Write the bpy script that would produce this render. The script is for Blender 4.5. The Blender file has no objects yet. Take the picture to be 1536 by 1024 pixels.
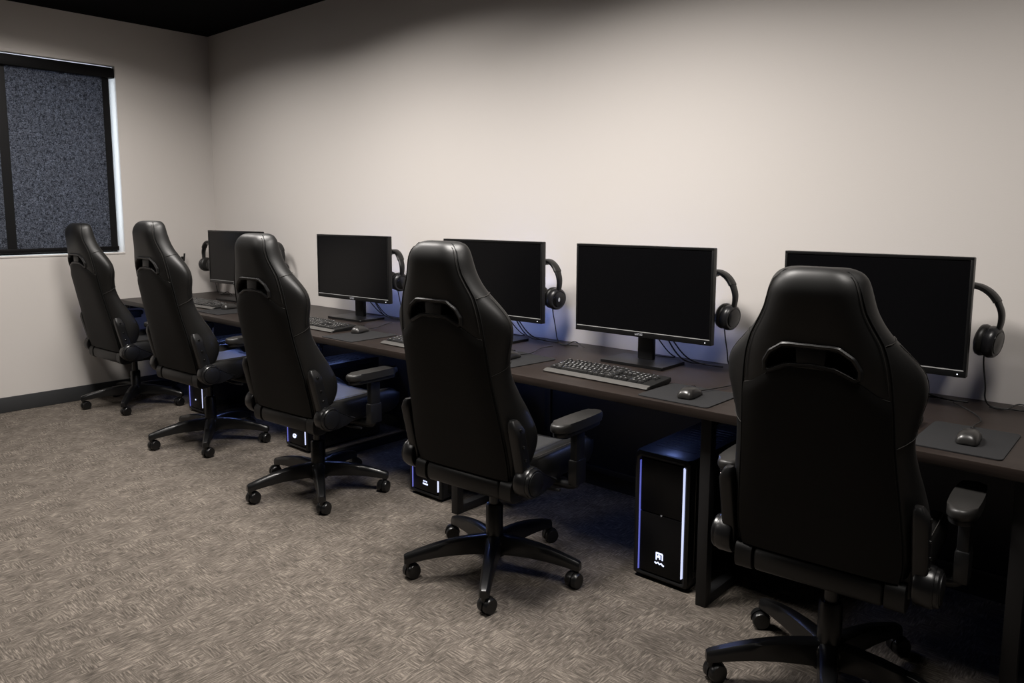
import bpy, bmesh, math, random
import numpy as np
from mathutils import Vector, Matrix
random.seed(4)
C = bpy.context.scene
COL = C.collection
PI = math.pi
R = math.radians

# ------------------------------------------------------------------ materials
def mat(name, base, rough=.5, spec=.5, metal=0., emit=None, estr=0.):
    m = bpy.data.materials.new(name); m.use_nodes = True
    b = m.node_tree.nodes['Principled BSDF']
    b.inputs['Base Color'].default_value = (*base, 1)
    b.inputs['Roughness'].default_value = rough
    b.inputs['Specular IOR Level'].default_value = spec
    b.inputs['Metallic'].default_value = metal
    if emit:
        b.inputs['Emission Color'].default_value = (*emit, 1)
        b.inputs['Emission Strength'].default_value = estr
    return m

def nodes(m): return m.node_tree.nodes, m.node_tree.links, m.node_tree.nodes['Principled BSDF']

def noise_bump(m, scale, strength, dist=.001, detail=4, stretch=(1, 1, 1), vary=None):
    N, L, b = nodes(m)
    tc = N.new('ShaderNodeTexCoord'); mp = N.new('ShaderNodeMapping')
    mp.inputs['Scale'].default_value = stretch
    L.new(tc.outputs['Object'], mp.inputs['Vector'])
    n = N.new('ShaderNodeTexNoise'); n.inputs['Scale'].default_value = scale; n.inputs['Detail'].default_value = detail
    L.new(mp.outputs['Vector'], n.inputs['Vector'])
    bp = N.new('ShaderNodeBump'); bp.inputs['Strength'].default_value = strength; bp.inputs['Distance'].default_value = dist
    L.new(n.outputs['Fac'], bp.inputs['Height']); L.new(bp.outputs['Normal'], b.inputs['Normal'])
    if vary:
        r = N.new('ShaderNodeValToRGB')
        r.color_ramp.elements[0].position = .3; r.color_ramp.elements[1].position = .7
        r.color_ramp.elements[0].color = (*vary[0], 1); r.color_ramp.elements[1].color = (*vary[1], 1)
        L.new(n.outputs['Fac'], r.inputs['Fac']); L.new(r.outputs['Color'], b.inputs['Base Color'])
    return m

M = {}
M['wall'] = noise_bump(mat('wall_paint', (.60, .567, .54), .85, .25), 190, .12, .002)
M['dark_wall'] = noise_bump(mat('unseen_wall_charcoal', (.045, .043, .042), .85, .25), 190, .12, .002)  # unseen walls only: made dark to keep bounce light off the chair backs
M['ceiling'] = mat('black_ceiling_paint', (.004, .004, .0045), .95, .05)
M['baseboard'] = mat('vinyl_baseboard', (.035, .036, .038), .5, .4)
M['leather'] = noise_bump(mat('black_leather', (.0055, .0053, .0051), .46, .42), 420, .10, .0006, 3)
M['panel_fabric'] = noise_bump(mat('black_back_panel', (.0040, .0037, .0034), .60, .18), 600, .12, .0006, 3)
M['seat_fabric'] = noise_bump(mat('charcoal_seat_insert', (.03, .03, .03), .55, .4), 500, .12, .0006, 3)
M['thread'] = mat('dark_stitching', (.006, .006, .006), .7, .2)
M['stitch'] = mat('grey_stitching', (.028, .026, .024), .7, .2)
M['plastic'] = noise_bump(mat('black_plastic', (.0065, .0065, .0068), .40, .42), 700, .08, .0004, 2)
M['gloss'] = mat('gloss_black_plastic', (.007, .007, .007), .16, .5)
M['nylon'] = mat('satin_nylon', (.006, .006, .0064), .30, .5)
M['pad'] = noise_bump(mat('armrest_pad', (.015, .0143, .0135), .42, .45), 500, .08, .0004, 2)
M['deep'] = mat('recess_black', (.004, .004, .004), .8, .1)
M['steel'] = mat('black_powder_steel', (.010, .010, .011), .45, .4)
M['screen'] = mat('dark_screen', (.0025, .0025, .003), .24, .22)
M['bezel'] = mat('monitor_plastic', (.0045, .0045, .0048), .36, .35)
M['bezel_line'] = mat('bezel_lip', (.30, .30, .30), .3, .5)
M['mark'] = mat('grey_mark', (.32, .33, .36), .5, .3)
M['case'] = mat('tower_steel', (.012, .012, .014), .38, .45)
M['tower_front'] = mat('tower_front_panel', (.004, .004, .0045), .35, .2)
M['legend'] = mat('pale_key_legend', (.55, .55, .55), .5, .3)
M['keycap'] = mat('black_keycap', (.020, .020, .020), .22, .6)
M['kbody'] = mat('keyboard_shell', (.007, .007, .007), .5, .3)
M['krest'] = mat('grey_keyboard_lip', (.075, .072, .068), .42, .4)
M['mouse'] = mat('mouse_shell', (.020, .019, .018), .30, .5)
M['mousepad'] = noise_bump(mat('cloth_mousepad', (.020, .020, .021), .85, .15), 900, .15, .0004, 2)
M['cable'] = mat('black_cable', (.008, .008, .008), .45, .4)
M['silver'] = mat('pale_metal', (.45, .45, .46), .3, .5, .8)
M['cushion'] = mat('ear_cushion', (.013, .0125, .012), .42, .4)
M['cupcap'] = mat('ear_cup_cap', (.014, .014, .016), .32, .5)
M['frame'] = mat('dark_window_frame', (.004, .004, .0045), .5, .2)
M['cassette'] = mat('black_blind_cassette', (.0025, .0025, .003), .55, .15)
M['white_led'] = mat('white_blue_led', (.5, .5, .6), .4, .3, 0, (.62, .68, 1.), 1.0)
M['blue_led'] = mat('blue_led', (.2, .2, .5), .4, .3, 0, (.18, .22, 1.), .40)
M['dot_led'] = mat('small_white_led', (.5, .5, .5), .4, .3, 0, (.85, .9, 1.), 1.2)
M['emblem'] = mat('lit_emblem', (.5, .5, .6), .4, .3, 0, (.60, .68, 1.), 1.3)
M['emblem_dim'] = mat('dim_lit_emblem', (.2, .2, .25), .4, .3, 0, (.30, .36, .9), .8)
M['lamp'] = mat('lit_diffuser', (.8, .8, .8), .5, .3, 0, (1., .93, .85), 2.0)
M['lamp_frame'] = mat('lamp_frame', (.05, .05, .05), .5, .3)
for k, s in (('glow_a', 5.), ('glow_b', 32.), ('glow_c', 54.), ('glow_d', 44.), ('glow_e', 62.)):
    M[k] = mat('blue_backlight_' + k[-1], (.1, .1, .3), .5, .2, 0, (.27, .39, 1.), s)

# desk wood
def wood():
    m = mat('dark_walnut_laminate', (.03, .02, .016), .42, .28)
    N, L, b = nodes(m)
    tc = N.new('ShaderNodeTexCoord'); mp = N.new('ShaderNodeMapping'); mp.inputs['Scale'].default_value = (1.3, 26, 26)
    L.new(tc.outputs['Object'], mp.inputs['Vector'])
    n = N.new('ShaderNodeTexNoise'); n.inputs['Scale'].default_value = 2.6; n.inputs['Detail'].default_value = 8; n.inputs['Roughness'].default_value = .62
    L.new(mp.outputs['Vector'], n.inputs['Vector'])
    r = N.new('ShaderNodeValToRGB')
    r.color_ramp.elements[0].position = .32; r.color_ramp.elements[0].color = (.0105, .0072, .0060, 1)
    r.color_ramp.elements[1].position = .72; r.color_ramp.elements[1].color = (.024, .0170, .0140, 1)
    L.new(n.outputs['Fac'], r.inputs['Fac']); L.new(r.outputs['Color'], b.inputs['Base Color'])
    bp = N.new('ShaderNodeBump'); bp.inputs['Strength'].default_value = .06; bp.inputs['Distance'].default_value = .001
    L.new(n.outputs['Fac'], bp.inputs['Height']); L.new(bp.outputs['Normal'], b.inputs['Normal'])
    return m
M['wood'] = wood()

# carpet: little patches of loop rows, each patch combed one of two ways
def carpet():
    m = mat('woven_carpet', (.2, .18, .16), .95, .1)
    N, L, b = nodes(m)
    tc = N.new('ShaderNodeTexCoord')
    def streaks(rot, sc):
        mp = N.new('ShaderNodeMapping'); mp.inputs['Rotation'].default_value = (0, 0, R(rot)); mp.inputs['Scale'].default_value = sc
        L.new(tc.outputs['Object'], mp.inputs['Vector'])
        n = N.new('ShaderNodeTexNoise'); n.inputs['Scale'].default_value = 1; n.inputs['Detail'].default_value = 2.5; n.inputs['Roughness'].default_value = .6
        L.new(mp.outputs['Vector'], n.inputs['Vector'])
        return n.outputs['Fac']
    a = streaks(0, (22, 200, 1)); c = streaks(0, (200, 22, 1))
    v = N.new('ShaderNodeTexVoronoi'); v.distance = 'CHEBYCHEV'; v.inputs['Scale'].default_value = 15
    mp = N.new('ShaderNodeMapping'); mp.inputs['Rotation'].default_value = (0, 0, 0)
    L.new(tc.outputs['Object'], mp.inputs['Vector']); L.new(mp.outputs['Vector'], v.inputs['Vector'])
    sep = N.new('ShaderNodeSeparateColor'); L.new(v.outputs['Color'], sep.inputs['Color'])
    st = N.new('ShaderNodeMath'); st.operation = 'GREATER_THAN'; st.inputs[1].default_value = .42
    L.new(sep.outputs['Red'], st.inputs[0])
    mx = N.new('ShaderNodeMix'); mx.data_type = 'FLOAT'
    L.new(st.outputs[0], mx.inputs['Factor']); L.new(a, mx.inputs['A']); L.new(c, mx.inputs['B'])
    # slow tone drift from loop to loop
    n2 = N.new('ShaderNodeTexNoise'); n2.inputs['Scale'].default_value = 9; n2.inputs['Detail'].default_value = 3
    L.new(tc.outputs['Object'], n2.inputs['Vector'])
    n3 = N.new('ShaderNodeTexNoise'); n3.inputs['Scale'].default_value = 420; n3.inputs['Detail'].default_value = 1
    L.new(tc.outputs['Object'], n3.inputs['Vector'])
    s1 = N.new('ShaderNodeMath'); s1.operation = 'MULTIPLY_ADD'; s1.inputs[1].default_value = .30
    L.new(n2.outputs['Fac'], s1.inputs[0]); L.new(mx.outputs['Result'], s1.inputs[2])
    s2 = N.new('ShaderNodeMath'); s2.operation = 'MULTIPLY_ADD'; s2.inputs[1].default_value = .22
    L.new(n3.outputs['Fac'], s2.inputs[0]); L.new(s1.outputs[0], s2.inputs[2])
    r = N.new('ShaderNodeValToRGB')
    e = r.color_ramp.elements
    e[0].position = .54; e[0].color = (.052, .0445, .0375, 1)
    e[1].position = 1.0; e[1].color = (.262, .226, .192, 1)
    k = e.new(.77); k.color = (.115, .099, .0845, 1)
    L.new(s2.outputs[0], r.inputs['Fac']); L.new(r.outputs['Color'], b.inputs['Base Color'])
    bp = N.new('ShaderNodeBump'); bp.inputs['Strength'].default_value = .7; bp.inputs['Distance'].default_value = .004
    L.new(s2.outputs[0], bp.inputs['Height']); L.new(bp.outputs['Normal'], b.inputs['Normal'])
    return m
M['carpet'] = carpet()

# roller blind cloth: dark screen weave, some daylight comes through it
def blind():
    m = bpy.data.materials.new('dark_screen_blind'); m.use_nodes = True
    N = m.node_tree.nodes; L = m.node_tree.links
    N.remove(N['Principled BSDF']); out = N['Material Output']
    tc = N.new('ShaderNodeTexCoord')
    n = N.new('ShaderNodeTexNoise'); n.inputs['Scale'].default_value = 75; n.inputs['Detail'].default_value = 3; n.inputs['Distortion'].default_value = 1.6
    L.new(tc.outputs['Object'], n.inputs['Vector'])
    r = N.new('ShaderNodeValToRGB')
    r.color_ramp.elements[0].position = .38; r.color_ramp.elements[0].color = (.032, .036, .046, 1)
    r.color_ramp.elements[1].position = .75; r.color_ramp.elements[1].color = (.250, .268, .32, 1)
    L.new(n.outputs['Fac'], r.inputs['Fac'])
    d = N.new('ShaderNodeBsdfDiffuse'); t = N.new('ShaderNodeBsdfTranslucent')
    L.new(r.outputs['Color'], d.inputs['Color']); L.new(r.outputs['Color'], t.inputs['Color'])
    mx = N.new('ShaderNodeMixShader'); mx.inputs[0].default_value = .5
    L.new(d.outputs[0], mx.inputs[1]); L.new(t.outputs[0], mx.inputs[2]); L.new(mx.outputs[0], out.inputs['Surface'])
    return m
M['blind'] = blind()

def glass():
    m = bpy.data.materials.new('window_glass'); m.use_nodes = True
    N = m.node_tree.nodes; L = m.node_tree.links
    N.remove(N['Principled BSDF']); out = N['Material Output']
    t = N.new('ShaderNodeBsdfTransparent'); t.inputs['Color'].default_value = (.86, .9, .92, 1)
    g = N.new('ShaderNodeBsdfGlossy'); g.inputs['Roughness'].default_value = .03
    mx = N.new('ShaderNodeMixShader'); mx.inputs[0].default_value = .06
    L.new(t.outputs[0], mx.inputs[1]); L.new(g.outputs[0], mx.inputs[2]); L.new(mx.outputs[0], out.inputs['Surface'])
    return m
M['glass'] = glass()

# ------------------------------------------------------------------ helpers
def finish(name, bm, m, parent=None, angle=40, loc=None, rot=None):
    me = bpy.data.meshes.new(name)
    bmesh.ops.recalc_face_normals(bm, faces=bm.faces)
    bm.to_mesh(me); bm.free()
    mats = m if isinstance(m, (list, tuple)) else [m]
    for x in mats: me.materials.append(x)
    me.polygons.foreach_set('use_smooth', [True] * len(me.polygons))
    if angle: me.set_sharp_from_angle(angle=R(angle))
    o = bpy.data.objects.new(name, me); COL.objects.link(o)
    if parent: o.parent = parent
    if loc: o.location = loc
    if rot: o.rotation_euler = rot
    return o

def empty(name, loc=(0, 0, 0), rz=0.):
    o = bpy.data.objects.new(name, None); COL.objects.link(o)
    o.empty_display_size = .1; o.location = loc; o.rotation_euler = (0, 0, rz)
    return o

def tag(o, label=None, cat=None, group=None, kind=None):
    if label: o['label'] = label
    if cat: o['category'] = cat
    if group: o['group'] = group
    if kind: o['kind'] = kind
    return o

def copy_tree(o, parent=None):
    c = o.copy(); COL.objects.link(c)
    if parent: c.parent = parent
    for ch in list(o.children):
        copy_tree(ch, c)
    return c

def box(x0, x1, y0, y1, z0, z1, bev=0., seg=2, bm=None, mi=0):
    b2 = bmesh.new()
    bmesh.ops.create_cube(b2, size=1)
    for v in b2.verts:
        v.co = Vector(((x0 + x1) / 2 + v.co.x * (x1 - x0), (y0 + y1) / 2 + v.co.y * (y1 - y0), (z0 + z1) / 2 + v.co.z * (z1 - z0)))
    if bev: bmesh.ops.bevel(b2, geom=list(b2.edges), offset=bev, segments=seg, profile=.5, affect='EDGES')
    for f in b2.faces: f.material_index = mi
    return merge(bm, b2)

def merge(bm, b2):
    if bm is None: return b2
    me = bpy.data.meshes.new('tmp'); b2.to_mesh(me); b2.free(); bm.from_mesh(me); bpy.data.meshes.remove(me)
    return bm

def xf(b2, mtx):
    bmesh.ops.transform(b2, matrix=mtx, verts=b2.verts); return b2

def lathe(profile, n=32, axis='Z', bm=None, mtx=None):
    """profile = [(r, h)...] spun about the axis, ends capped"""
    b2 = bmesh.new(); rings = []
    for r, h in profile:
        ring = []
        for i in range(n):
            a = 2 * PI * i / n
            p = (r * math.cos(a), r * math.sin(a), h)
            if axis == 'X': p = (p[2], p[0], p[1])
            elif axis == 'Y': p = (p[1], p[2], p[0])
            ring.append(b2.verts.new(p))
        rings.append(ring)
    for a, b in zip(rings, rings[1:]):
        for i in range(n):
            b2.faces.new((a[i], a[(i + 1) % n], b[(i + 1) % n], b[i]))
    b2.faces.new(rings[0]); b2.faces.new(rings[-1])
    if mtx is not None: xf(b2, mtx)
    return merge(bm, b2)

def tube(pts, r, n=8, bm=None, smooth=0, closed=False):
    P = [Vector(p) for p in pts]
    for _ in range(smooth):
        Q = [P[0]]
        for a, b in zip(P, P[1:]): Q += [a * .75 + b * .25, a * .25 + b * .75]
        Q.append(P[-1]); P = Q
    b2 = bmesh.new(); rings = []
    t0 = (P[1] - P[0]).normalized()
    u = t0.orthogonal().normalized()
    N = len(P)
    for i, p in enumerate(P):
        if closed: t = P[(i + 1) % N] - P[i - 1]
        else: t = P[min(i + 1, N - 1)] - P[max(i - 1, 0)]
        t = t.normalized() if t.length > 1e-9 else t0
        u = (u - t * u.dot(t)); u = u.normalized() if u.length > 1e-6 else t.orthogonal().normalized()
        w = t.cross(u)
        rr = r[i] if isinstance(r, (list, tuple)) and len(r) == N else (r if not isinstance(r, (list, tuple)) else r[0])
        rings.append([b2.verts.new(p + (u * math.cos(2 * PI * k / n) + w * math.sin(2 * PI * k / n)) * rr) for k in range(n)])
    prs = list(zip(rings, rings[1:])) + ([(rings[-1], rings[0])] if closed else [])
    for a, b in prs:
        for k in range(n): b2.faces.new((a[k], a[(k + 1) % n], b[(k + 1) % n], b[k]))
    if not closed: b2.faces.new(rings[0]); b2.faces.new(rings[-1])
    return merge(bm, b2)

def loft(rings, bm=None, cap=True):
    b2 = bmesh.new()
    V = [[b2.verts.new(p) for p in r] for r in rings]
    n = len(V[0])
    for a, b in zip(V, V[1:]):
        for k in range(n): b2.faces.new((a[k], a[(k + 1) % n], b[(k + 1) % n], b[k]))
    if cap: b2.faces.new(V[0]); b2.faces.new(V[-1])
    return merge(bm, b2)

def prism(outline, axis, a, b, bev=0., bm=None, seg=2):
    """outline in the two other axes (in xyz order), extruded from a to b"""
    def mk(p, h):
        return {'X': (h, p[0], p[1]), 'Y': (p[0], h, p[1]), 'Z': (p[0], p[1], h)}[axis]
    b2 = bmesh.new()
    A = [b2.verts.new(mk(p, a)) for p in outline]; B = [b2.verts.new(mk(p, b)) for p in outline]
    n = len(A)
    fa = b2.faces.new(A); fb = b2.faces.new(B)
    for k in range(n): b2.faces.new((A[k], A[(k + 1) % n], B[(k + 1) % n], B[k]))
    if bev:
        ed = [e for e in b2.edges if (fa in e.link_faces) != (fb in e.link_faces) and (fa in e.link_faces or fb in e.link_faces)]
        bmesh.ops.bevel(b2, geom=ed, offset=bev, segments=seg, profile=.5, affect='EDGES')
    return merge(bm, b2)

def chaikin(pts, it=2):
    P = [tuple(p) for p in pts]
    for _ in range(it):
        Q = []
        for i in range(len(P)):
            a = P[i]; b = P[(i + 1) % len(P)]
            Q.append(tuple(.75 * s + .25 * t for s, t in zip(a, b))); Q.append(tuple(.25 * s + .75 * t for s, t in zip(a, b)))
        P = Q
    return P

def rrect(x0, x1, y0, y1, r, n=5):
    P = []
    for cx, cy, a0 in ((x1 - r, y1 - r, 0), (x0 + r, y1 - r, 90), (x0 + r, y0 + r, 180), (x1 - r, y0 + r, 270)):
        for i in range(n + 1):
            a = R(a0 + 90 * i / n); P.append((cx + r * math.cos(a), cy + r * math.sin(a)))
    return P

# ------------------------------------------------------------------ the room
ZC, XR, YB, TH = 2.831, 8.2, -6.2, .20
def struct(name, bm, m, parent=None):
    return tag(finish(name, bm, m, parent), kind='structure')
struct('floor', box(-TH, XR + TH, YB - TH, TH, -.1, 0), M['carpet'])
struct('ceiling', box(-TH, XR + TH, YB - TH, TH, ZC, ZC + .1), M['ceiling'])
struct('wall_back', box(-TH, XR + TH, 0, TH, 0, ZC), M['wall'])
struct('wall_right', box(XR, XR + TH, YB, 0, 0, ZC), M['dark_wall'])
struct('wall_front', box(-TH, XR + TH, YB - TH, YB, 0, ZC), M['dark_wall'])
WY1, WY0, WZ0, WZ1 = -.742, -2.35, 1.089, 2.492
bm = box(-TH, 0, WY1, 0, 0, ZC)
box(-TH, 0, YB, WY0, 0, ZC, bm=bm)
box(-TH, 0, WY0, WY1, 0, WZ0, bm=bm)
box(-TH, 0, WY0, WY1, WZ1, ZC, bm=bm)
struct('wall_left', bm, M['wall'])
struct('baseboard_left', box(0, .012, YB, -.012, 0, .108, .003), M['baseboard'])
struct('baseboard_back', box(0, XR, -.012, 0, 0, .108, .003), M['baseboard'])

# window: frame set deep in the opening, a pane each side of the mullion
bm = box(-.19, -.145, WY0, WY0 + .05, WZ0, WZ1, .003)
box(-.19, -.145, WY1 - .05, WY1 - .002, WZ0, WZ1, .003, bm=bm)
box(-.19, -.145, WY0, WY1, WZ0, WZ0 + .05, .003, bm=bm)
box(-.19, -.145, WY0, WY1, WZ1 - .05, WZ1, .003, bm=bm)
win = struct('window_1', bm, M['frame'])
struct('window_mullion', box(-.19, -.145, -1.56, -1.50, WZ0 + .05, WZ1 - .05, .003), M['frame'], win)
for a, b in ((WY0 + .05, -1.56), (-1.50, WY1 - .05)):
    struct('window_pane', box(-.17, -.164, a, b, WZ0 + .05, WZ1 - .05), M['glass'], win)
struct('window_sill', box(-.145, .004, WY0, WY1, WZ0 - .004, WZ0 + .008, .002), M['wall'], win)

# roller blind hanging inside the reveal
rb = empty('roller_blind', (0, (WY0 + WY1) / 2, WZ0))
tag(rb, 'dark grey roller blind pulled down inside the window opening', 'blind')
def rel(o, root):
    o.parent = root; o.matrix_parent_inverse = Matrix.Translation(-root.location); return o
rel(finish('cassette', box(-.062, -.004, WY0 + .005, WY1 - .004, WZ1 - .088, WZ1 - .012, .006), M['cassette']), rb)
rel(finish('blind_cloth', box(-.040, -.039, WY0 + .02, WY1 - .036, WZ0 + .05, WZ1 - .08), M['blind']), rb)
rel(finish('bottom_bar', box(-.050, -.028, WY0 + .02, WY1 - .030, WZ0 + .024, WZ0 + .056, .005), M['cassette']), rb)
rel(finish('frame_silhouette', box(-.0385, -.0375, WY1 - .085, WY1 - .037, WZ0 + .05, WZ1 - .08), M['frame']), rb)  # added dark strip: silhouette of the window frame through the cloth
rel(finish('frame_silhouette', box(-.0385, -.0375, -1.515, -1.455, WZ0 + .05, WZ1 - .08), M['frame']), rb)  # same for the mullion, its shade laid on the cloth as a strip

# small dark hook on the left wall
wh = empty('wall_hook', (0, -.3, 1.035)); tag(wh, 'small dark hook on the left wall beyond the second chair', 'hook')
finish('plate', box(0, .006, -.009, .009, -.035, .012, .002), M['plastic'], wh)
finish('prong', tube([(.006, 0, -.02), (.03, 0, -.025), (.036, 0, -.005), (.038, .004, .038)], .0065, 10, smooth=2), M['plastic'], wh)

# ceiling lights (above the frame)
LAMPS = [(1.15, -1.5, 33), (2.7, -1.45, 55), (4.4, -1.42, 61), (6.1, -1.42, 23), (2.4, -3.2, 14)]
for i, (x, y, pw) in enumerate(LAMPS):
    t = empty('ceiling_light', (x, y, ZC)); tag(t, 'square recessed panel light in the black ceiling', 'ceiling light', 'ceiling panel lights')
    bm = box(-.32, .32, -.32, -.29, -.03, 0); box(-.32, .32, .29, .32, -.03, 0, bm=bm)
    box(-.32, -.29, -.29, .29, -.03, 0, bm=bm); box(.29, .32, -.29, .29, -.03, 0, bm=bm)
    finish('frame', bm, M['lamp_frame'], t)
    finish('diffuser', box(-.29, .29, -.29, .29, -.012, -.004), M['lamp'], t)
    ld = bpy.data.lights.new('panel_lamp', 'AREA'); ld.shape = 'SQUARE'; ld.size = .56; ld.energy = pw
    ld.color = (1., .95, .90); ld.spread = R(158 if x < 4 else 149)
    lo = bpy.data.objects.new('panel_lamp', ld); COL.objects.link(lo); lo.parent = t; lo.location = (0, 0, -.034)

# ------------------------------------------------------------------ the desk
DZ, DF = .74, -.82
desk = empty('desk', (3.6, -.4, 0))
tag(desk, 'long dark walnut desk on black steel frames running along the back wall', 'desk')
def dpart(name, bm, m): return rel(finish(name, bm, m), desk)
dpart('tabletop', box(.012, 7.6, DF, -.012, DZ - .034, DZ, .003), M['wood'])
dpart('wall_cleat', box(.014, .05, -.75, -.05, .664, DZ - .034, .002), M['steel'])
for x in (1.235, 2.55, 3.66, 4.928, 5.86, 7.2):
    bm = box(x - .02, x + .02, -.765, -.725, 0, DZ - .034, .002)
    box(x - .02, x + .02, -.075, -.035, 0, DZ - .034, .002, bm=bm)
    box(x - .02, x + .02, -.725, -.075, 0, .04, .002, bm=bm)
    box(x - .02, x + .02, -.725, -.075, DZ - .074, DZ - .034, .002, bm=bm)
    dpart('leg_frame', bm, M['steel'])
for a, b in ((.014, 1.215), (1.255, 2.53), (2.57, 3.64), (3.68, 4.908), (4.948, 5.84), (5.88, 7.18)):
    dpart('crossbar', box(a, b, -.075, -.045, .10, .13, .002), M['steel'])
    dpart('modesty_panel', box(a, b, -.065, -.050, .13, DZ - .04, .002), M['steel'])

# ------------------------------------------------------------------ gaming chair
TB = np.array([  # z, back y, seam half width, outer half width, bolster depth, pad thickness, edge rounding
    (.455, -.193, .222, .236, .070, .062, .010),
    (.50, -.204, .228, .254, .105, .070, .010),
    (.56, -.219, .228, .268, .145, .075, .012),
    (.62, -.234, .224, .273, .165, .075, .014),
    (.70, -.253, .217, .263, .150, .070, .016),
    (.80, -.278, .208, .246, .118, .066, .018),
    (.87, -.295, .203, .240, .104, .065, .020),
    (.94, -.312, .200, .251, .108, .066, .024),
    (1.00, -.327, .196, .264, .122, .072, .028),
    (1.05, -.338, .191, .259, .126, .078, .032),
    (1.09, -.346, .184, .233, .122, .085, .034),
    (1.134, -.353, .170, .193, .112, .092, .036),
    (1.17, -.361, .150, .166, .106, .100, .036),
    (1.21, -.369, .131, .146, .104, .102, .034),
    (1.26, -.376, .118, .133, .102, .098, .036),
    (1.290, -.369, .106, .123, .092, .090, .034),
    (1.311, -.356, .084, .104, .076, .074, .028),
    (1.322, -.336, .056, .070, .050, .048, .018)])
def prof(z): return [float(np.interp(z, TB[:, 0], TB[:, i])) for i in range(1, 7)]
def smooth_table(step=.018):
    # Catmull-Rom through the table rows so the silhouette has no corners
    out = []
    n = len(TB)
    for i in range(n - 1):
        p0, p1, p2, p3 = TB[max(i - 1, 0)], TB[i], TB[i + 1], TB[min(i + 2, n - 1)]
        k = max(2, int(round((p2[0] - p1[0]) / step)))
        for j in range(k):
            t = j / k
            row = .5 * ((2 * p1) + (-p0 + p2) * t + (2 * p0 - 5 * p1 + 4 * p2 - p3) * t * t + (-p0 + 3 * p1 - 3 * p2 + p3) * t ** 3)
            row[0] = p1[0] + (p2[0] - p1[0]) * t
            out.append(row)
    out.append(TB[-1])
    return np.array(out)
ST = smooth_table()
def sp(z): return [float(np.interp(z, ST[:, 0], ST[:, i])) for i in range(1, 7)]
def back_y(x, z):
    yb, s, o, f, t, r = sp(z)
    return yb + r * min(1, abs(x) / s) ** 5

def contour(row):
    z, yb, s, o, f, t, r = row
    f = max(f, r + .012); t = min(t, f)
    half = []
    for u in (0, .3, .55, .75, .9, 1.0):
        half.append((s * u, yb + r * u ** 5))
    half += [(s + .55 * (o - s), yb + r + .22 * (f - r)), (o * .992, yb + r + .5 * (f - r)), (o, yb + r + .75 * (f - r)),
             (o * .975, yb + f * .985), (o * .91, yb + f), (o * .82, yb + t + .75 * (f - t)), (o * .62, yb + t + .2 * (f - t)), (o * .35, yb + t), (0, yb + t)]
    left = [(-x, y) for x, y in half[1:-1]][::-1]
    return [(x, y, z) for x, y in half + left]

SLOT_OUT = [(-.072, 1.121), (.072, 1.121), (.112, 1.094), (.130, 1.062), (.128, 1.034), (.112, 1.027), (.062, 1.050), (0, 1.056), (-.062, 1.050), (-.112, 1.027), (-.128, 1.034), (-.130, 1.062), (-.112, 1.094)]
def scaled(poly, d):
    cx, cz = 0, 1.078
    n = len(poly); out = []
    for i in range(n):   # inward offset along the averaged normals
        a = Vector(poly[i - 1]); p = Vector(poly[i]); b = Vector(poly[(i + 1) % n])
        e1 = (p - a).normalized(); e2 = (b - p).normalized()
        nn = Vector((e1.y + e2.y, -(e1.x + e2.x))); nn = nn / max(.35, nn.length ** 2 / 2)
        out.append((p.x + nn.x * d, p.y + nn.y * d))
    return out

def evaluated(o):
    dg = bpy.context.evaluated_depsgraph_get()
    me = bpy.data.meshes.new_from_object(o.evaluated_get(dg))
    old = o.data; o.modifiers.clear(); o.data = me; bpy.data.meshes.remove(old)
    return o

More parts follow.
